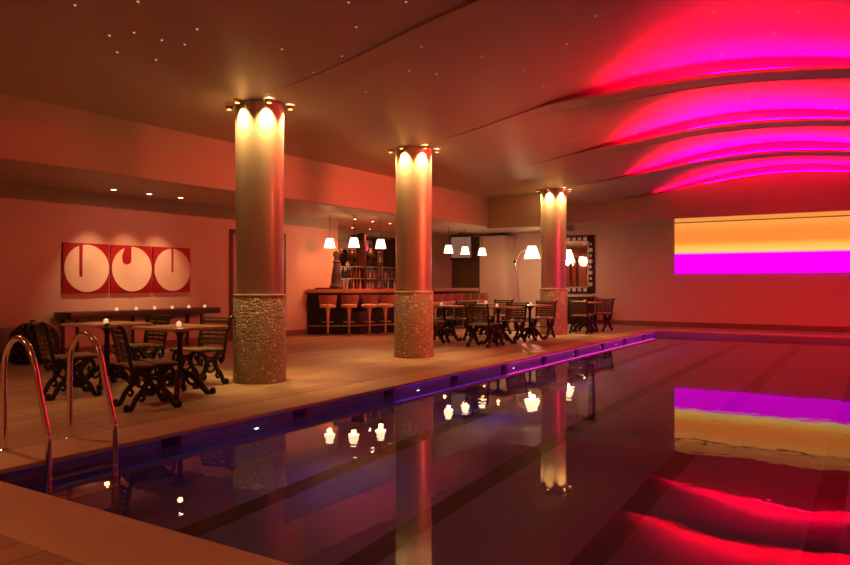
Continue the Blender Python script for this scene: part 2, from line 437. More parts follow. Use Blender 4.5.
def strip(fa, fb, X=xs):
    a = [bm.verts.new(fa(x)) for x in X]; b = [bm.verts.new(fb(x)) for x in X]
    for i in range(len(X)-1): bm.faces.new((a[i], a[i+1], b[i+1], b[i]))
xi = [x for x in xs if sfun(x) > .004]
for k in range(len(STEPS)-1):
    y0, y1 = STEPS[k], STEPS[k+1]
    ny = 12
    rows = []
    for q in range(ny+1):
        u = 1-q/ny; y = y1-(y1-y0)*u
        rows.append([bm.verts.new((x, y, Z0+sfun(x)*(A_FAR-(A_FAR-near(k, x))*prof(u)))) for x in xs])
    for q in range(ny):
        for p in range(NX): bm.faces.new((rows[q][p], rows[q][p+1], rows[q+1][p+1], rows[q+1][p]))
    # pocket above the next shell
    ye = y1+.42
    strip(lambda x: (x, y1, Z0+sfun(x)*A_FAR), lambda x: (x, ye, Z0+sfun(x)*(A_FAR+.02)), xi)
    strip(lambda x: (x, ye, Z0+sfun(x)*(A_FAR+.02)), lambda x: (x, ye, Z0+sfun(x)*near(k+1, x)), xi)
    # upstand lip, two skins
    strip(lambda x: (x, y1, Z0+sfun(x)*near(k+1, x)), lambda x: (x, y1, Z0+sfun(x)*lip(k+1, x)), xi)
    strip(lambda x: (x, y1, Z0+sfun(x)*lip(k+1, x)), lambda x: (x, y1+.02, Z0+sfun(x)*lip(k+1, x)), xi)
    strip(lambda x: (x, y1+.02, Z0+sfun(x)*lip(k+1, x)), lambda x: (x, y1+.02, Z0+sfun(x)*near(k+1, x)), xi)
strip(lambda x: (x, YBEAM+.02, Z0+sfun(x)*near(6, x)), lambda x: (x, YBEAM+.44, Z0+sfun(x)*near(6, x)), xi)
struct('ceiling', bm, M['ceil'], smooth=True)
bm = B()
xb = [XBR2]+[x for x in xs if x > XBR2]
strip(lambda x: (x, YBEAM, FSOF), lambda x: (x, YBEAM, Z0+sfun(x)*near(6, x)+.001), xb)
struct('wall_beam', bm, M['wall'])
# LED strips behind the lips
for k in X0:
    x0, x1 = X0[k], 1.2
    y = STEPS[k]
    n = 30
    tp = lambda x: max(.06, min(1, (x-x0)/1.5))
    bm = B()
    X = [x0+(x1-x0)*i/n for i in range(n+1)]
    strip(lambda x: (x, y+.05, Z0+sfun(x)*(lip(k, x)-.012)), lambda x: (x, y+.05+.04*tp(x), Z0+sfun(x)*(lip(k, x)-.012+.04*tp(x))), X)
    o = obj('led_strip', bm, {6: M['led_far'], 3: M['led_front']}.get(k, M['led']), None, False)
    tag(o, ['pink light strip hidden behind the nearest glowing ceiling step', 'pink light strip hidden behind the second glowing ceiling step',
            'pink light strip hidden behind the third glowing ceiling step', 'pink light strip hidden behind the arched beam above the screen'][k-3], 'light strip', 'pink strips in the ceiling coves')

# ------------------------------------------------------------------ columns with downlights
def spot(loc, target, energy, ang, colr=(1, .66, .30), blend=.6, rad=.02):
    l = bpy.data.lights.new('lamp_spot', 'SPOT'); l.energy = energy; l.color = colr; l.spot_size = math.radians(ang); l.spot_blend = blend; l.shadow_soft_size = rad
    o = bpy.data.objects.new('lamp_spot', l); col.objects.link(o); o.location = loc
    o.rotation_euler = (Vector(target)-Vector(loc)).to_track_quat('-Z', 'Y').to_euler(); return o
def point(loc, energy, colr=(1, .62, .32), rad=.05):
    l = bpy.data.lights.new('lamp_point', 'POINT'); l.energy = energy; l.color = colr; l.shadow_soft_size = rad
    o = bpy.data.objects.new('lamp_point', l); col.objects.link(o); o.location = loc; return o

CR, CB = .295, .322
cols = [(-6.50, 6.36, 'nearest round column with satin shaft and pebbled base, behind the front table'),
        (-6.50, 9.82, 'middle round column with satin shaft and pebbled base, beside the bar'),
        (-6.53, 15.85, 'farthest round column with satin shaft and pebbled base, before the framed mirror')]
lid = ['nearest', 'middle', 'farthest']
fix0 = None
for i, (cx, cy, lab) in enumerate(cols):
    t = thing('column', lab, 'column', (cx, cy, 0), 0, 'round columns along the pool')
    t['kind'] = 'thing'
    bm = B(); lathe(bm, [(CB, 0), (CB, 1.06), (CB-.006, 1.07), (CR-.02, 1.07)], 64); obj('base', bm, M['pebble'], t)
    bm = B(); lathe(bm, [(CB+.002, 1.058), (CB+.004, 1.064), (CB+.001, 1.074), (CR+.001, 1.076), (CR+.001, 1.06)], 64, cap=False); obj('lit_ledge', bm, M['lit_ledge'], t)  # pale ring paints the bright line of light along the base ledge
    bm = B(); lathe(bm, [(CR, 1.06), (CR, Z0+.003)], 64); obj('shaft', bm, M['shaft'], t)
    for j in range(6):
        a = math.radians(-88 + 60*j)
        r = CR*1.29
        px, py = cx+math.cos(a)*r, cy+math.sin(a)*r
        lb = 'brass spotlight under the ceiling at the top of the %s column' % lid[i]
        if fix0 is None:
            fx = thing('spotlight', lb, 'spotlight', (px, py, Z0), a, 'spotlights around the columns'); fix0 = fx
            bm = B(); lathe(bm, [(.050, 0), (.050, -.012), (.036, -.014), (.036, -.045), (.032, -.045), (.032, -.02)], 20, cap=False); obj('housing', bm, M['gold'], fx)
            bm = B(); lathe(bm, [(.031, -.014), (.02, -.016), (.001, -.017)], 16, cap=False); obj('lens', bm, M['lens'], fx)
        else:
            fx = dup(fix0, (px, py, Z0), a, lb)
        spot((px, py, Z0-.047), (px-.26*math.cos(a), py-.26*math.sin(a), Z0-.75), 155, 80, (1, .58, .20), 1., .02)

# ------------------------------------------------------------------ star lights in the ceiling
# ------------------------------------------------------------------ far screen
sw = PX1+.0-(-4.82)
t = thing('light_screen', 'wide glowing screen, orange above magenta, on the far wall over the pool end', 'screen', ((-4.82+PX1)/2, YF-.06, (1.455+2.855)/2))
bm = B(); box(bm, -sw/2, sw/2, 0, .03, -.70, .70); obj('panel', bm, M['screen'], t, False)
bm = B(); box(bm, -sw/2, sw/2, .031, .055, -.69, .69); obj('backing', bm, M['black'], t, False)

bm = B(); box(bm, -sw/2, sw/2, -.012, .0, .692, .701); obj('top_edge', bm, M['black'], t, False)
# ------------------------------------------------------------------ ladder
t = thing('pool_ladder', 'steel pool ladder with two tall arched handrails on the near left edge', 'ladder', (-5.37, 2.97, 0))
for s in (-.25, .25):
    path = [(0, s, 0), (0, s, .30), (0, s, .56)] + [] 
    pts = spline([(0, s, .0), (0, s, .25), (0, s, .52), (.02, s, .68), (.10, s, .79), (.21, s, .825), (.33, s, .77), (.41, s, .64), (.47, s, .46), (.55, s, .25), (.575, s, .17), (.58, s, .08), (.58, s, -.5), (.58, s, -1.0)], 6)
    bm = B(); tube(bm, pts, .0215, 14); r = obj('rail', bm, M['steel'], t)
    bm = B(); lathe(bm, [(.045, 0.001), (.045, .008), (.03, .018), (.0215, .02)], 20, c=(0, s, 0), cap=False); obj('flange', bm, M['steel'], r)
for z in (-.135, -.40, -.68):
    bm = B(); box(bm, .545, .625, -.25, .25, z-.014, z+.014, .008); obj('tread', bm, M['tread'], t)

# ------------------------------------------------------------------ garden chairs and tables
def scroll_leg(bm, pts, r=.017, curl=None):
    r *= 1.3
    P = spline(pts, 6)
    tube(bm, P, None or [r*(1.15-.4*i/len(P)) for i in range(len(P))], 8)
def make_chair(label, group):
    t = thing('garden_chair', label, 'chair', (0, 0, 0), 0, group)
    # seat of slats running side to side
    bm = B()
    for k in range(6):
        y = -.19+.078*k
        box(bm, -.225, .225, y-.033, y+.033, .425-(.012 if k < 3 else 0), .445-(.012 if k < 3 else 0), .006)
    obj('seat', bm, M['seatwood'], t)
    # back posts: lean back and roll over at the top
    def bpt(s, z):
        u = (z-.42)/.38
        return (s*(.215+.012*u), -.205-.055*u-.025*u*u, z)
    for s in (-1, 1):
        P = spline([bpt(s, .36), bpt(s, .5), bpt(s, .64), bpt(s, .76), (s*.232, -.305, .80), (s*.232, -.335, .79)], 5)
        bm = B(); tube(bm, P, .019, 8); obj('back_post', bm, M['iron'], t)
    bm = B()
    for k in range(6):
        z = .49+.051*k; u = (z-.42)/.38
        n = 8; y0 = -.205-.055*u-.025*u*u
        pts = []
        for q in range(n+1):
            x = -.215+.43*q/n
            pts.append((x, y0-.035*(1-(x/.215)**2), z))
        tube(bm, pts, .01, 8, flat=(.008, .020))
    for x in (-.11, 0, .11):
        pts = []
        for q in range(6):
            z = .46+.30*q/5; u = (z-.42)/.38
            pts.append((x, -.216-.055*u-.025*u*u-.035*(1-(x/.215)**2), z))
        tube(bm, pts, .007, 6)
    br = obj('backrest', bm, M['slat'], t)
    bm = B()
    pts = [(-.235+.47*q/8, -.297-.03*(1-((q-4)/4)**2), .79) for q in range(9)]
    tube(bm, pts, .02, 8, flat=(.024, .014)); obj('top_rail', bm, M['slat'], t)
    # scrolled cast-iron sides
    for s in (-1, 1):
        x = s*.205
        for f in (1, -1):
            bm = B()
            scroll_leg(bm, [(x, f*0.168, .41), (x, f*0.101, .36), (x, f*0.059, .28), (x, f*0.092, .20), (x, f*0.151, .13), (x, f*0.185, .06), (x, f*0.218, .012), (x, f*0.252, .022), (x, f*0.248, .05), (x, f*0.231, .045)], .021)
            scroll_leg(bm, [(x, f*0.168, .40), (x, f*0.197, .33), (x, f*0.168, .27), (x, f*0.139, .30), (x, f*0.155, .33)], .014)
            scroll_leg(bm, [(x, f*0.126, .17), (x, f*0.084, .13), (x, f*0.101, .09), (x, f*0.126, .11)], .012)
            obj('leg', bm, M['iron'], t)
        bm = B()
        tube(bm, [(x, -.21, .41), (x, .24, .42)], .014, 8)
        scroll_leg(bm, [(x, -.09, .23), (x, 0, .30), (x, .09, .23), (x, 0, .17), (x, -.09, .23)], .013)
        scroll_leg(bm, [(x, -.13, .40), (x, -.04, .34), (x, .04, .34), (x, .13, .40)], .014)
        obj('side_bracket', bm, M['iron'], t)
    bm = B(); tube(bm, [(-.205, 0, .24), (.205, 0, .24)], .010, 8); obj('stretcher', bm, M['iron'], t)
    return t
def make_table(label, group):
    t = thing('garden_table', label, 'table', (0, 0, 0), 0, group)
    bm = B(); box(bm, -.36, .36, -.36, .36, .715, .745, .006); obj('tabletop', bm, M['tablewood'], t)
    bm = B()
    lathe(bm, [(.05, .13), (.055, .16), (.035, .19), (.028, .26), (.032, .42), (.026, .60), (.04, .66), (.09, .70), (.14, .714)], 20)
    obj('pedestal', bm, M['iron'], t)
    for k in range(4):
        a = PI/4+k*PI/2; c, s = math.cos(a), math.sin(a)
        bm = B()
        P = lambda r, z: (c*r, s*r, z)
        scroll_leg(bm, [P(.02, .24), P(.08, .225), P(.15, .19), P(.21, .12), P(.26, .05), P(.31, .016), P(.345, .02), P(.345, .05), P(.32, .055)], .026)
        scroll_leg(bm, [P(.06, .20), P(.09, .13), P(.14, .11), P(.16, .15), P(.13, .165)], .013)
        obj('leg', bm, M['iron'], t)
    return t
def make_votive(label, group):
    t = thing('candle_holder', label, 'candle', (0, 0, 0), 0, group)
    bm = B(); lathe(bm, [(.022, 0), (.026, .002), (.028, .042), (.025, .044), (.023, .012), (.001, .01)], 16, cap=False); obj('cup', bm, M['votive'], t)
    bm = B(); lathe(bm, [(.020, .0125), (.020, .026), (.001, .026)], 14, cap=False); c = obj('candle', bm, M['cream'], t)
    bm = B(); lathe(bm, [(.001, .026), (.006, .033), (.005, .042), (.001, .054)], 8, cap=False); obj('flame', bm, M['flame'], c)
    return t
GC, GT, GV = 'slatted garden chairs by the pool', 'square tables along the pool deck', 'candles on the tables'
chair0 = make_chair('x', GC); table0 = make_table('x', GT); vot0 = make_votive('x', GV)
used = {}
def place(proto, key, loc, rz, lab):
    if key in used: return dup(proto, loc, rz, lab)
    used[key] = 1; proto.location = loc; proto.rotation_euler = (0, 0, rz); proto['label'] = lab; return proto
tables = [(-6.42, 5.10, 'square table with iron pedestal just left of the nearest column', 'candle on the table just left of the nearest column'),
          (-7.66, 5.05, 'square table behind the ladder, farther from the pool than its neighbour', 'candle on the front table farther from the pool'),
          (-6.40, 12.70, 'dark table at the pool edge between middle and farthest columns', 'candle on the nearer pool edge table between two columns'),
          (-7.65, 12.72, 'dark table just right of the middle column, before the bar stools', 'candle on the table just right of the middle column'),
          (-6.33, 14.06, 'dark table nearest the left side of the farthest column', 'candle on the table nearest left of the farthest column'),
          (-7.62, 14.42, 'dark table before the pale pier, farther from the pool than its neighbours', 'candle on the dark table before the pale pier'),
          (-6.20, 17.02, 'dark table right of the farthest column, below the framed mirror', 'candle on the table below the framed mirror')]
for x, y, l, lc in tables:
    place(table0, 't', (x, y, 0), random.uniform(-.04, .04), l)
    place(vot0, 'v', (x+random.uniform(-.06, .06), y+random.uniform(-.06, .06), .745), 0, lc)
    point((x, y, .90), .35, (1, .55, .25), .03)
chairs = [(-6.84, 5.70, PI+.05, 'slatted chair between the nearest column and its table, facing the ladder'),
          (-6.08, 4.44, -.36, 'slatted chair with its back to the ladder, at the table nearer the pool'),
          (-7.36, 4.41, -.32, 'leftmost slatted chair, its back seen between the ladder rails'),
          (-7.90, 5.66, PI-.06, 'slatted chair on the far side of the left front table, before the console'),
          (-6.40, 12.06, .05, 'slatted chair nearest the water between the middle and farthest columns'),
          (-6.42, 13.30, PI-.05, 'slatted chair between two dark tables left of the farthest column'),
          (-7.62, 12.06, -.04, 'slatted chair peeking out just right of the middle column base'),
          (-7.66, 13.38, PI+.08, 'slatted chair in front of the long row of bar stools'),
          (-6.33, 14.68, PI+.03, 'slatted chair touching the left side of the farthest column base'),
          (-7.60, 15.08, PI, 'slatted chair on the far side of the table before the pale pier'),
          (-6.08, 16.48, .04, 'slatted chair just right of the farthest column base'),
          (-6.02, 17.66, PI-.15, 'rightmost slatted chair, standing apart against the far wall')]
for x, y, rz, l in chairs: place(chair0, 'c', (x, y, 0), rz, l)

# ------------------------------------------------------------------ left wall: art, console, wicker pouf
AY0, PWD = 6.70, .835
labs = ['left red picture with a cream disc and a narrow slot', 'middle red picture with a cream disc and a hooked notch', 'right red picture with a cream disc and a thin slit']
for k in range(3):
    y0 = AY0+k*(PWD+.032)
    t = thing('wall_picture', labs[k]+' above the console', 'picture', (XL, y0+PWD/2, 1.46), 0, 'red and cream pictures')
    bm = B(); box(bm, .002, .035, -PWD/2, PWD/2, -.425, .425, .003); obj('canvas', bm, M['red'], t)
    # cream disc with a slot cut from the top; +y local is right in the picture
    R = .402; off = [-.03, -.02, .0][k]
    sl = [(-.145+.0, -.085, -.12), (-.16, -.02, .15), (-.03, .018, -.03)][k]
    N = 64; ring = []
    for i in range(N):
        a = 2*PI*i/N; ring.append((R*math.cos(a), R*math.sin(a)))
    out = []
    a0 = math.acos(max(-1, min(1, sl[1]/R))); a1 = math.acos(max(-1, min(1, sl[0]/R)))
    n = 60
    for i in range(n+1):
        a = a1 + (2*PI-(a1-a0))*i/n
        out.append((R*math.cos(a), R*math.sin(a)))
    w = (sl[1]-sl[0])/2; c0 = (sl[0]+sl[1])/2
    if k == 1:   # hook: slot with a round end leaning to the left
        out.append((sl[1], sl[2]+.02))
        for i in range(1, 12):
            a = PI*i/11; out.append((c0-.02+(w+.02)*math.cos(a), sl[2]-(w)*math.sin(a)))
        out += [(sl[0]-.05, sl[2]+.08)]
    else:
        for i in range(0, 9):
            a = PI*i/8; out.append((c0+w*math.cos(a), sl[2]-w*math.sin(a)))
    bm = B()
    f = [bm.verts.new((.0355, p[0]+off*0, p[1])) for p in out]; g = [bm.verts.new((.048, p[0]+off*0, p[1])) for p in out]
    bm.faces.new(g)
    for i in range(len(f)):
        j = (i+1) % len(f); bm.faces.new((f[i], f[j], g[j], g[i]))
    obj('disc', bm, M['cream'], t, False)
t = thing('console_table', 'long dark console table under the three red pictures', 'console', (-11.13, 8.08, 0))
bm = B(); box(bm, -.24, .24, -1.53, 1.53, .625, .735, .006); obj('top', bm, M['console'], t)
for y in (-1.4, -.1, 1.1):
    for x in (-.2, .2):
        bm = B(); box(bm, x-.02, x+.02, y-.02, y+.02, 0, .626); obj('leg', bm, M['console'], t)
pl = ['far left of', 'second along', 'third along', 'fourth along', 'fifth along', 'far right of']
for k in range(6):
    y = 7.5+.38*k
    dup(vot0, (-11.1, y, .735), 0, 'small candle glass, '+pl[k]+' the row on the console')
# lattice pouf
t = thing('wicker_pouf', 'rounded black lattice pouf against the left wall behind the ladder', 'pouf', (-10.88, 5.96, 0))
bm = B()
R = .34; H = .60
def pz(v): # v 0..1 -> radius,height
    z = H*v; return (R*(1-abs(2*v-.75)**3.2*.28), z)
NS = 14
for sgn in (1, -1):
    for k in range(NS):
        pts = []
        for q in range(17):
            v = q/16; r, z = pz(v); a = 2*PI*k/NS+sgn*v*1.5
            pts.append((r*math.cos(a), r*math.sin(a), .012+z*.97))
        tube(bm, pts, .011, 6)
obj('lattice', bm, M['blackmatt'], t)
bm = B(); lathe(bm, [(pz(v/8)[0]-.03, pz(v/8)[1]*.97+.004) for v in range(9)], 28); obj('core', bm, M['black'], t)
bm = B(); lathe(bm, [(.001, .612), (.10, .608), (.14, .598), (.145, .585), (.001, .584)], 28, cap=False); obj('cushion', bm, M['blackmatt'], t)

# ------------------------------------------------------------------ bar
path = spline([(-11.38, 12.66, 0), (-11.0, 12.95, 0), (-10.62, 13.3, 0), (-10.33, 13.75, 0), (-10.15, 14.3, 0), (-10.08, 15.0, 0), (-10.06, 16.0, 0), (-10.06, 17.2, 0), (-10.06, 18.4, 0)], 6)
def offs(d):
    o = []
    for i, p in enumerate(path):
        t = (path[min(i+1, len(path)-1)]-path[max(i-1, 0)]).normalized(); nrm = Vector((t.y, -t.x, 0)); o.append(p+nrm*d)
    return o
def slab(bm, d0, d1, z0, z1):
    a, b = offs(d0), offs(d1)
    va = [[bm.verts.new((p.x, p.y, z)) for p in q] for q in (a, b) for z in (z0, z1)]
    n = len(path)
    for i in range(n-1):
        bm.faces.new((va[0][i], va[0][i+1], va[1][i+1], va[1][i])); bm.faces.new((va[2][i], va[2][i+1], va[3][i+1], va[3][i]))
        bm.faces.new((va[0][i], va[0][i+1], va[2][i+1], va[2][i])); bm.faces.new((va[1][i], va[1][i+1], va[3][i+1], va[3][i]))
    for i in (0, n-1): bm.faces.new((va[0][i], va[1][i], va[3][i], va[2][i]))
t = thing('bar_counter', 'long curved bar with black front and polished wooden top', 'bar', (0, 0, 0))
bm = B(); slab(bm, -.45, 0, .0, .98); obj('front', bm, M['barfront'], t)
bm = B(); slab(bm, -.50, .16, .98, 1.065); obj('top', bm, M['bartop'], t)
bm = B()
n = len(path); P = [(p.x, p.y, .20) for p in offs(.09)]; tube(bm, P, .018, 8); obj('foot_rail', bm, M['brass'], t)
# stools
def make_stool():
    t = thing('bar_stool', 'x', 'stool', (0, 0, 0), 0, 'bar stools along the counter')
    bm = B(); lathe(bm, [(.20, 0), (.20, .012), (.16, .022), (.04, .035)], 28); obj('base', bm, M['chrome'], t)
    bm = B(); lathe(bm, [(.024, .03), (.024, .30), (.032, .42), (.045, .56), (.06, .63)], 18); obj('stem', bm, M['stool_seat'], t)
    bm = B(); P = [(.13*math.cos(2*PI*k/24), .13*math.sin(2*PI*k/24), .30) for k in range(25)]; tube(bm, P, .011, 8)
    tube(bm, [(-.13, 0, .30), (.13, 0, .30)], .009, 6); obj('foot_ring', bm, M['chrome'], t)
    bm = B(); lathe(bm, [(.10, .63), (.175, .635), (.195, .665), (.19, .70), (.15, .715), (.001, .72)], 32, cap=False); obj('seat', bm, M['stool_seat'], t)
    bm = B()
    n = 18; inn, out = [], []
    for q in range(n+1):
        a = math.radians(200+140*q/n)
        for lst, r in ((inn, .165), (out, .205)):
            lst.append([bm.verts.new((r*math.cos(a), r*math.sin(a), .735)), bm.verts.new(((r+.02)*math.cos(a), (r+.02)*math.sin(a), .925))])
    for q in range(n):
        bm.faces.new((inn[q][0], inn[q+1][0], inn[q+1][1], inn[q][1])); bm.faces.new((out[q][0], out[q+1][0], out[q+1][1], out[q][1]))
        bm.faces.new((inn[q][1], inn[q+1][1], out[q+1][1], out[q][1])); bm.faces.new((inn[q][0], inn[q+1][0], out[q+1][0], out[q][0]))
    for q in (0, n): bm.faces.new((inn[q][0], inn[q][1], out[q][1], out[q][0]))
    bk = obj('backrest', bm, M['stool_back'], t)
    bm = B()
    for q in (-50, 0, 50):
        a = math.radians(270+q); tube(bm, [(.185*math.cos(a), .185*math.sin(a), .68), (.185*math.cos(a), .185*math.sin(a), .74)], .012, 6)
    obj('back_support', bm, M['chrome'], t)
    return t
M['stool_back'] = pmat('patterned_stool_back', (.42, .20, .15), .5, var=.5, scale=22)
st0 = make_stool()
pos = [(-10.79, 12.70, 'first bar stool from the left end of the bar'), (-10.42, 13.02, 'second bar stool from the left end of the bar'),
       (-10.10, 13.38, 'third bar stool from the left end of the bar'), (-9.90, 13.74, 'fourth bar stool from the left, beside the middle column')]
words = ['first', 'second', 'third', 'fourth', 'fifth', 'sixth']
for k in range(6): pos.append((-9.68, 15.62+.50*k, words[k]+' bar stool to the right of the middle column'))
for i, (x, y, l) in enumerate(pos):
    rz = [.75, .85, 1.0, 1.15][i] if i < 4 else PI/2
    place(st0, 's', (x, y, 0), rz, l)
# back bar
t = thing('back_bar', 'back bar shelving with mirrored back behind the counter', 'shelving', (-12.88, 16.6, 0))
bm = B(); box(bm, .0, .44, -2.1, 1.9, 0, .95, .01); obj('cabinet', bm, M['barfront'], t)
bm = B(); box(bm, .0, .50, -2.15, 1.95, .95, 1.0, .008); obj('worktop', bm, M['bartop'], t)
bm = B(); box(bm, .0, .02, -2.1, 1.9, 1.0, 2.6); obj('mirror_back', bm, M['mirror'], t)
for z in (1.32, 1.66):
    bm = B(); box(bm, .02, .26, -2.1, 1.9, z, z+.02); obj('shelf', bm, M['tile_light'], t)
for y in (-2.12, -.1, 1.92):
    bm = B(); box(bm, .0, .28, y-.03, y+.03, 1.0, 2.65, .005); obj('upright', bm, M['totem'], t)
protos = []
shapes = [[(.036, 0), (.038, .01), (.038, .17), (.016, .22), (.014, .29), (.001, .292)], [(.042, 0), (.043, .12), (.038, .16), (.015, .2), (.015, .25), (.001, .252)], [(.03, 0), (.03, .2), (.013, .25), (.012, .32), (.001, .322)]]
cn = ['amber', 'dark green', 'clear', 'dark brown', 'golden', 'black']
rown = ['back bar worktop', 'lowest back bar shelf', 'middle back bar shelf']
for row, z in enumerate((1.0, 1.34)):
    for k in range(22):
        y = 14.85+.155*k+random.uniform(-.03, .03)
        ci = random.randrange(6); si = random.randrange(3)
        bm = B(); lathe(bm, shapes[si], 12, cap=False)
        o = obj('liquor_bottle', bm, BOT[ci], loc=(-12.74+random.uniform(0, .04), y, z))
        tag(o, '%s bottle standing on the %s' % (cn[ci], rown[row]), 'bottle', '%s bottles on the %s' % (cn[ci], rown[row]))
# carved figures on the counter
def totem(label, loc, mat, H, W, prof, cat='ornament', nm='carved_ornament'):
    bm = B(); lathe(bm, [(r*W, z*H) for r, z in prof], 24, cap=False)
    o = obj(nm, bm, mat, loc=loc); tag(o, label, cat); return o
pawn = [(.001, 0), (1, 0), (1, .08), (.82, .12), (.72, .35), (.55, .55), (.42, .66), (.62, .70), (.40, .74), (.34, .80), (.52, .88), (.44, .95), (.2, .99), (.001, 1)]
pillar = [(.001, 0), (1, 0), (1, .06), (.7, .10), (.62, .3), (.75, .34), (.62, .38), (.6, .65), (.78, .7), (.6, .75), (.66, .92), (.9, .96), (.5, 1), (.001, 1)]
spind = [(.001, 0), (.5, 0), (.55, .04), (.3, .08), (.75, .2), (1, .33), (.9, .45), (.5, .55), (.35, .6), (.5, .66), (.35, .8), (.12, .92), (.001, 1)]
urn = [(.001, 0), (.6, 0), (.55, .06), (.4, .12), (.85, .3), (1, .55), (.95, .75), (.7, .85), (.8, .92), (.6, 1), (.001, 1)]
totem('tall brown carved figure on the left end of the bar', (-10.93, 13.18, 1.065), M['totem'], .92, .17, pawn)
totem('brown turned wooden post on the bar beside the middle column', (-10.28, 14.05, 1.065), M['totem'], .92, .10, pillar)
totem('black pointed carved spindle behind the bar between two pendant lamps', (-12.70, 16.9, 1.68), M['totem_black'], .92, .17, spind)
totem('black rounded carved urn behind the bar under the middle pendant', (-12.70, 16.0, 1.68), M['totem_black'], .50, .15, urn)
bm = B(); box(bm, -.18, .18, -.12, .12, 0, .012, .003); box(bm, -.18, .18, -.12, -.11, .012, .03); box(bm, -.18, .18, .11, .12, .012, .03); box(bm, -.18, -.17, -.11, .11, .012, .03); box(bm, .17, .18, -.11, .11, .012, .03)
o = obj('serving_tray', bm, M['black'], loc=(-11.2, 13.0, 1.065)); o.rotation_euler.z = .7
tag(o, 'black tray on the bar left of the tall carved figure', 'tray')

# pendants
def make_pendant():
    t = thing('pendant_lamp', 'x', 'lamp', (0, 0, 0), 0, 'white pendant lamps over the bar')
    bm = B(); lathe(bm, [(.05, 0), (.05, -.02), (.008, -.03)], 16, cap=False); obj('canopy', bm, M['brass'], t)
    bm = B(); tube(bm, [(0, 0, -.02), (0, 0, -.57)], .006, 6); obj('cord', bm, M['black'], t)
    bm = B(); lathe(bm, [(.08, -.52), (.13, -.735), (.126, -.735), (.076, -.524)], 28, cap=False); obj('shade', bm, M['shade'], t)
    bm = B(); lathe(bm, [(.012, -.56), (.012, -.60), (.03, -.64), (.02, -.68), (.001, -.685)], 14, cap=False); obj('bulb', bm, M['bulb'], t)
    return t
pd0 = make_pendant()
for x, y, l in ((-10.75, 12.72, 'lit white pendant above the left end of the bar'), (-10.15, 12.86, 'lit white pendant in the middle of the left three over the bar'), (-9.98, 13.66, 'lit white pendant just left of the middle column'),
                (-9.98, 16.8, 'lit white pendant just right of the middle column, left of the television'), (-9.98, 17.72, 'lit white pendant in front of the television'), (-9.98, 18.75, 'lit white pendant right of the television, before the pale pier')):
    place(pd0, 'p', (x, y, SOF), 0, l)
    point((x, y, SOF-.80), 4.2, (1, .32, .11), .06)

# downlights in the dropped ceiling
def make_down():
    t = thing('downlight', 'x', 'downlight', (0, 0, 0), 0, 'recessed downlights in the dropped ceiling')
    bm = B(); lathe(bm, [(.065, 0), (.065, -.006), (.050, -.008), (.046, -.001)], 20, cap=False); obj('ring', bm, M['gold'], t)
    bm = B(); lathe(bm, [(.046, -.003), (.001, -.005)], 16, cap=False); obj('lens', bm, M['lens_soft'], t)
    return t
dn0 = make_down()
DOWN = [(-10.72, 7.19, 'left downlight of three above the red pictures'), (-10.72, 7.87, 'middle downlight of three above the red pictures'), (-10.72, 8.53, 'right downlight of three above the red pictures'),
        (-10.75, 13.66, 'front left downlight in the ceiling over the bar'), (-10.82, 14.47, 'front middle downlight in the ceiling over the bar'), (-10.8, 15.2, 'front right downlight in the ceiling over the bar'),
        (-12.45, 15.7, 'rear left downlight added in place of a mirror reflection behind the bar'), (-12.45, 16.5, 'rear right downlight added in place of a mirror reflection behind the bar')]  # rear pair added where lamps only show as mirror reflections
for i, (x, y, l) in enumerate(DOWN):
    place(dn0, 'd', (x, y, SOF), 0, l)
    if i < 3: spot((x, y, SOF-.03), (XL, y, .75), 95, 60, (1, .48, .22), 1.)
    else: spot((x, y, SOF-.03), (x, y, 0), 150, 120, (1, .17, .055), .9)

# television
t = thing('television', 'black television hung from the ceiling right of the middle column', 'television', (-11.0, 19.3, SOF))
t.rotation_euler.z = math.radians(10)
bm = B(); tube(bm, [(0, 0, 0), (0, 0, -.12)], .02, 10); lathe(bm, [(.07, 0), (.07, -.015)], 16); obj('bracket', bm, M['black'], t)
bm = B(); box(bm, -.36, .36, -.04, .05, -.84, -.06, .012); hs = obj('housing', bm, M['black'], t)
bm = B(); box(bm, -.32, .32, -.046, -.039, -.77, -.13); obj('display', bm, M['tvscreen'], hs)

# floor lamp: oversized jointed lamp left of the far column
t = thing('floor_lamp', 'tall jointed floor lamp with a white shade beside the farthest column', 'lamp', (-8.76, 18.83, 0))
Rv = Vector((.8424, .5388, 0))
def al(d, z): return (Rv.x*d, Rv.y*d, z)
bm = B(); lathe(bm, [(.24, 0), (.24, .03), (.20, .05), (.03, .06)], 28); obj('base', bm, M['chrome'], t)
bm = B(); tube(bm, [al(.0, .05), al(-.0, .25), al(-.17, 1.83)], .02, 10); obj('pole', bm, M['chrome'], t)
bm = B(); tube(bm, [al(-.17, 1.83), al(-.02, 2.10), al(.30, 2.24)], .018, 10); obj('arm', bm, M['chrome'], t)
bm = B(); lathe(bm, [(.001, -.05), (.05, -.02), (.05, .02), (.001, .05)], 16, c=al(-.17, 1.83), cap=False); obj('joint', bm, M['black'], t)
bm = B(); c = al(.32, 1.92); lathe(bm, [(.12, .35), (.235, .0), (.23, .0), (.115, .345)], 32, c=c, cap=False); sh = obj('shade', bm, M['shade'], t)
bm = B(); lathe(bm, [(.02, .30), (.02, .22), (.045, .15), (.03, .10), (.001, .09)], 14, c=c, cap=False); obj('bulb', bm, M['bulb'], sh)
point((-8.76+c[0], 18.83+c[1], 1.86), 40, (1, .58, .30), .08)

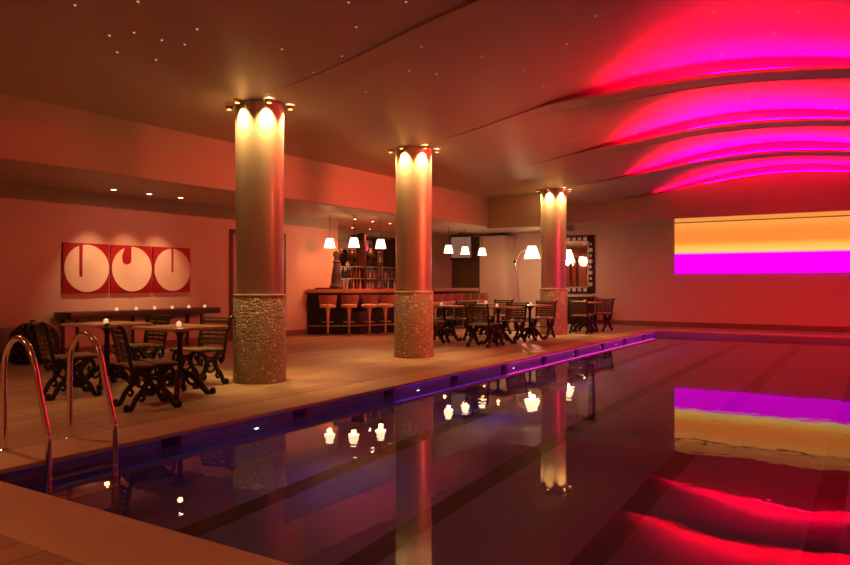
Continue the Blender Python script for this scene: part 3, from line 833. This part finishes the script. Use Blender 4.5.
# framed mirror on the far wall
mx0, mx1 = -8.35, -7.12
t = thing('framed_mirror', 'tall mirror in a black frame of pale square tiles on the far wall', 'mirror', ((mx0+mx1)/2, YF, 1.76))
hw, hh, fw = (mx1-mx0)/2, .86, .19
bm = B()
for a in ((-hw, hw, hh-fw, hh), (-hw, hw, -hh, -hh+fw), (-hw, -hw+fw, -hh+fw, hh-fw), (hw-fw, hw, -hh+fw, hh-fw)): box(bm, a[0], a[1], -.05, -.002, a[2], a[3], .004)
fr = obj('frame', bm, M['black'], t)
bm = B(); box(bm, -hw+fw, hw-fw, -.025, -.004, -hh+fw, hh-fw); obj('glass', bm, M['mirror'], t, False)
bm = B()
def ft(x, z, s): box(bm, x-s, x+s, -.056, -.049, z-s, z+s, .002)
nx = 6
for k in range(1, nx-1+1):
    x = -hw+fw/2+(2*hw-fw)*k/nx
    if k < nx:
        for z in (hh-fw/2, -hh+fw/2): ft(x, z, .055)
for k in range(1, 9):
    z = -hh+fw/2+(2*hh-fw)*k/9
    for x in (-hw+fw/2, hw-fw/2): ft(x, z, .055 if k % 2 else .035)
obj('tiles', bm, M['tile_light'], t)
bm = B(); box(bm, -hw+fw-.02, -hw+fw, -.06, -.049, -hh+fw, hh-fw); box(bm, hw-fw, hw-fw+.02, -.06, -.049, -hh+fw, hh-fw); box(bm, -hw+fw, hw-fw, -.06, -.049, hh-fw, hh-fw+.02); box(bm, -hw+fw, hw-fw, -.06, -.049, -hh+fw-.02, -hh+fw); obj('inner_trim', bm, M['chrome'], t)
t = thing('sideboard', 'low dark sideboard with a pale front edge under the framed mirror', 'sideboard', ((mx0+mx1)/2, YF-.25, 0))
bm = B(); box(bm, -.62, .62, -.2, .22, .0, .80, .008); obj('body', bm, M['black'], t)
bm = B(); box(bm, -.65, .65, -.23, .22, .80, .84, .005); obj('top', bm, M['tile_light'], t)

# stars (positions measured on the ceiling)
STARS = [(-5.85, 3.88), (-5.65, 3.99), (-6.05, 4.52), (-5.62, 4.26), (-5.56, 4.47), (-5.24, 4.35), (-6.15, 4.16), (-5.53, 3.36), (-5.16, 3.68), (-5.06, 5.25), (-4.8, 5.88), (-5.24, 6.87), (-4.13, 6.39), (-4.56, 6.79), (-3.85, 7.22), (-3.79, 8.86), (-4.08, 5.09), (-3.74, 5.52), (-3.71, 8.08), (-5.25, 5.94), (-4.42, 7.16), (-4.32, 5.51), (-2.51, 7.21), (-3.04, 7.76), (-2.72, 8.65), (-1.45, 7.75), (-0.69, 7.95), (-0.99, 8.67), (-2.75, 9.44), (-2.06, 10.26), (-2.11, 8.52), (-4.98, 14.28), (-3.67, 12.6), (-1.66, 9.39), (-0.71, 10.85), (-0.59, 12.53), (-0.35, 10.43), (-4.49, 11.68), (-1.75, 12.07), (-3.2, 9.5)]
bm = B(); lathe(bm, [(.011, 0), (.009, -.006), (.001, -.008)], 8, cap=False)
s0 = None
for x, y in STARS:
    if s0 is None:
        s0 = obj('star_light', bm, M['star']); o = s0
        tag(o, 'tiny fibre optic star point set in the ceiling', 'star light', 'star points scattered over the ceiling')
    else:
        o = s0.copy(); col.objects.link(o)
    o.location = (x, y, shell_z(x, y))

# ------------------------------------------------------------------ added fill lamps, all unseen and outside the frame
def area(loc, rot, sx, sy, e, c):
    l = bpy.data.lights.new('fill_area', 'AREA'); l.shape = 'RECTANGLE'; l.size = sx; l.size_y = sy; l.energy = e; l.color = c
    o = bpy.data.objects.new('fill_area', l); col.objects.link(o); o.location = loc; o.rotation_euler = rot; return o
for x, y in ((-6.8, .2), (-4.0, -.8), (-1.2, -.8), (1.5, -.8)):  # warm fill for the near deck and room, no fittings seen
    spot((x, y, 3.35), (x, y, 0), 110, 140, (1, .30, .11), .9, .08)

# added pink spot, unseen by the right-hand wall, to tint the far deck
spot((3.0, 11.0, 2.9), (-5.6, 17.0, 0), 1500, 42, (1, .01, .14), 1., .06)
spot((-7.6, 2.8, 3.38), (-7.6, 2.8, 0), 150, 125, (1, .42, .18), .9, .08)  # added warm fill over the left deck, fitting unseen
# added red fill areas along the right-hand wall, unseen, to redden the room
for y, ln, e in ((3.5, 7.5, 5), (11.0, 5.0, 85)):
    o = area((3.1, y, 3.2), (0, math.radians(89), 0), .08, ln, e, (1, .10, .05)); o.data.spread = math.radians(50)
spot((3.0, 10.0, 2.6), (-2.2, YF, -.2), 2600, 38, (1, .015, .03), 1., .08)  # added red spot, unseen, to redden the far wall

# ------------------------------------------------------------------ world, camera, view
wd = bpy.data.worlds.new('World'); sc.world = wd; wd.use_nodes = True
wd.node_tree.nodes['Background'].inputs[0].default_value = (.02, .008, .004, 1)
cd = bpy.data.cameras.new('Camera'); cam = bpy.data.objects.new('Camera', cd); col.objects.link(cam)
cam.location = (0, 0, 1.22); cam.rotation_euler = (PI/2, 0, math.radians(32.6))
cd.sensor_width = 36; cd.lens = 714/850*36; cd.clip_start = .05
sc.camera = cam
vs = sc.view_settings; vs.view_transform = 'Standard'; vs.look = 'None'; vs.gamma = 1; vs.exposure = 0.22
sc.cycles.use_denoising = True
sc.cycles.sample_clamp_indirect = 6
sc.cycles.max_bounces = 14
sc.cycles.caustics_reflective = False
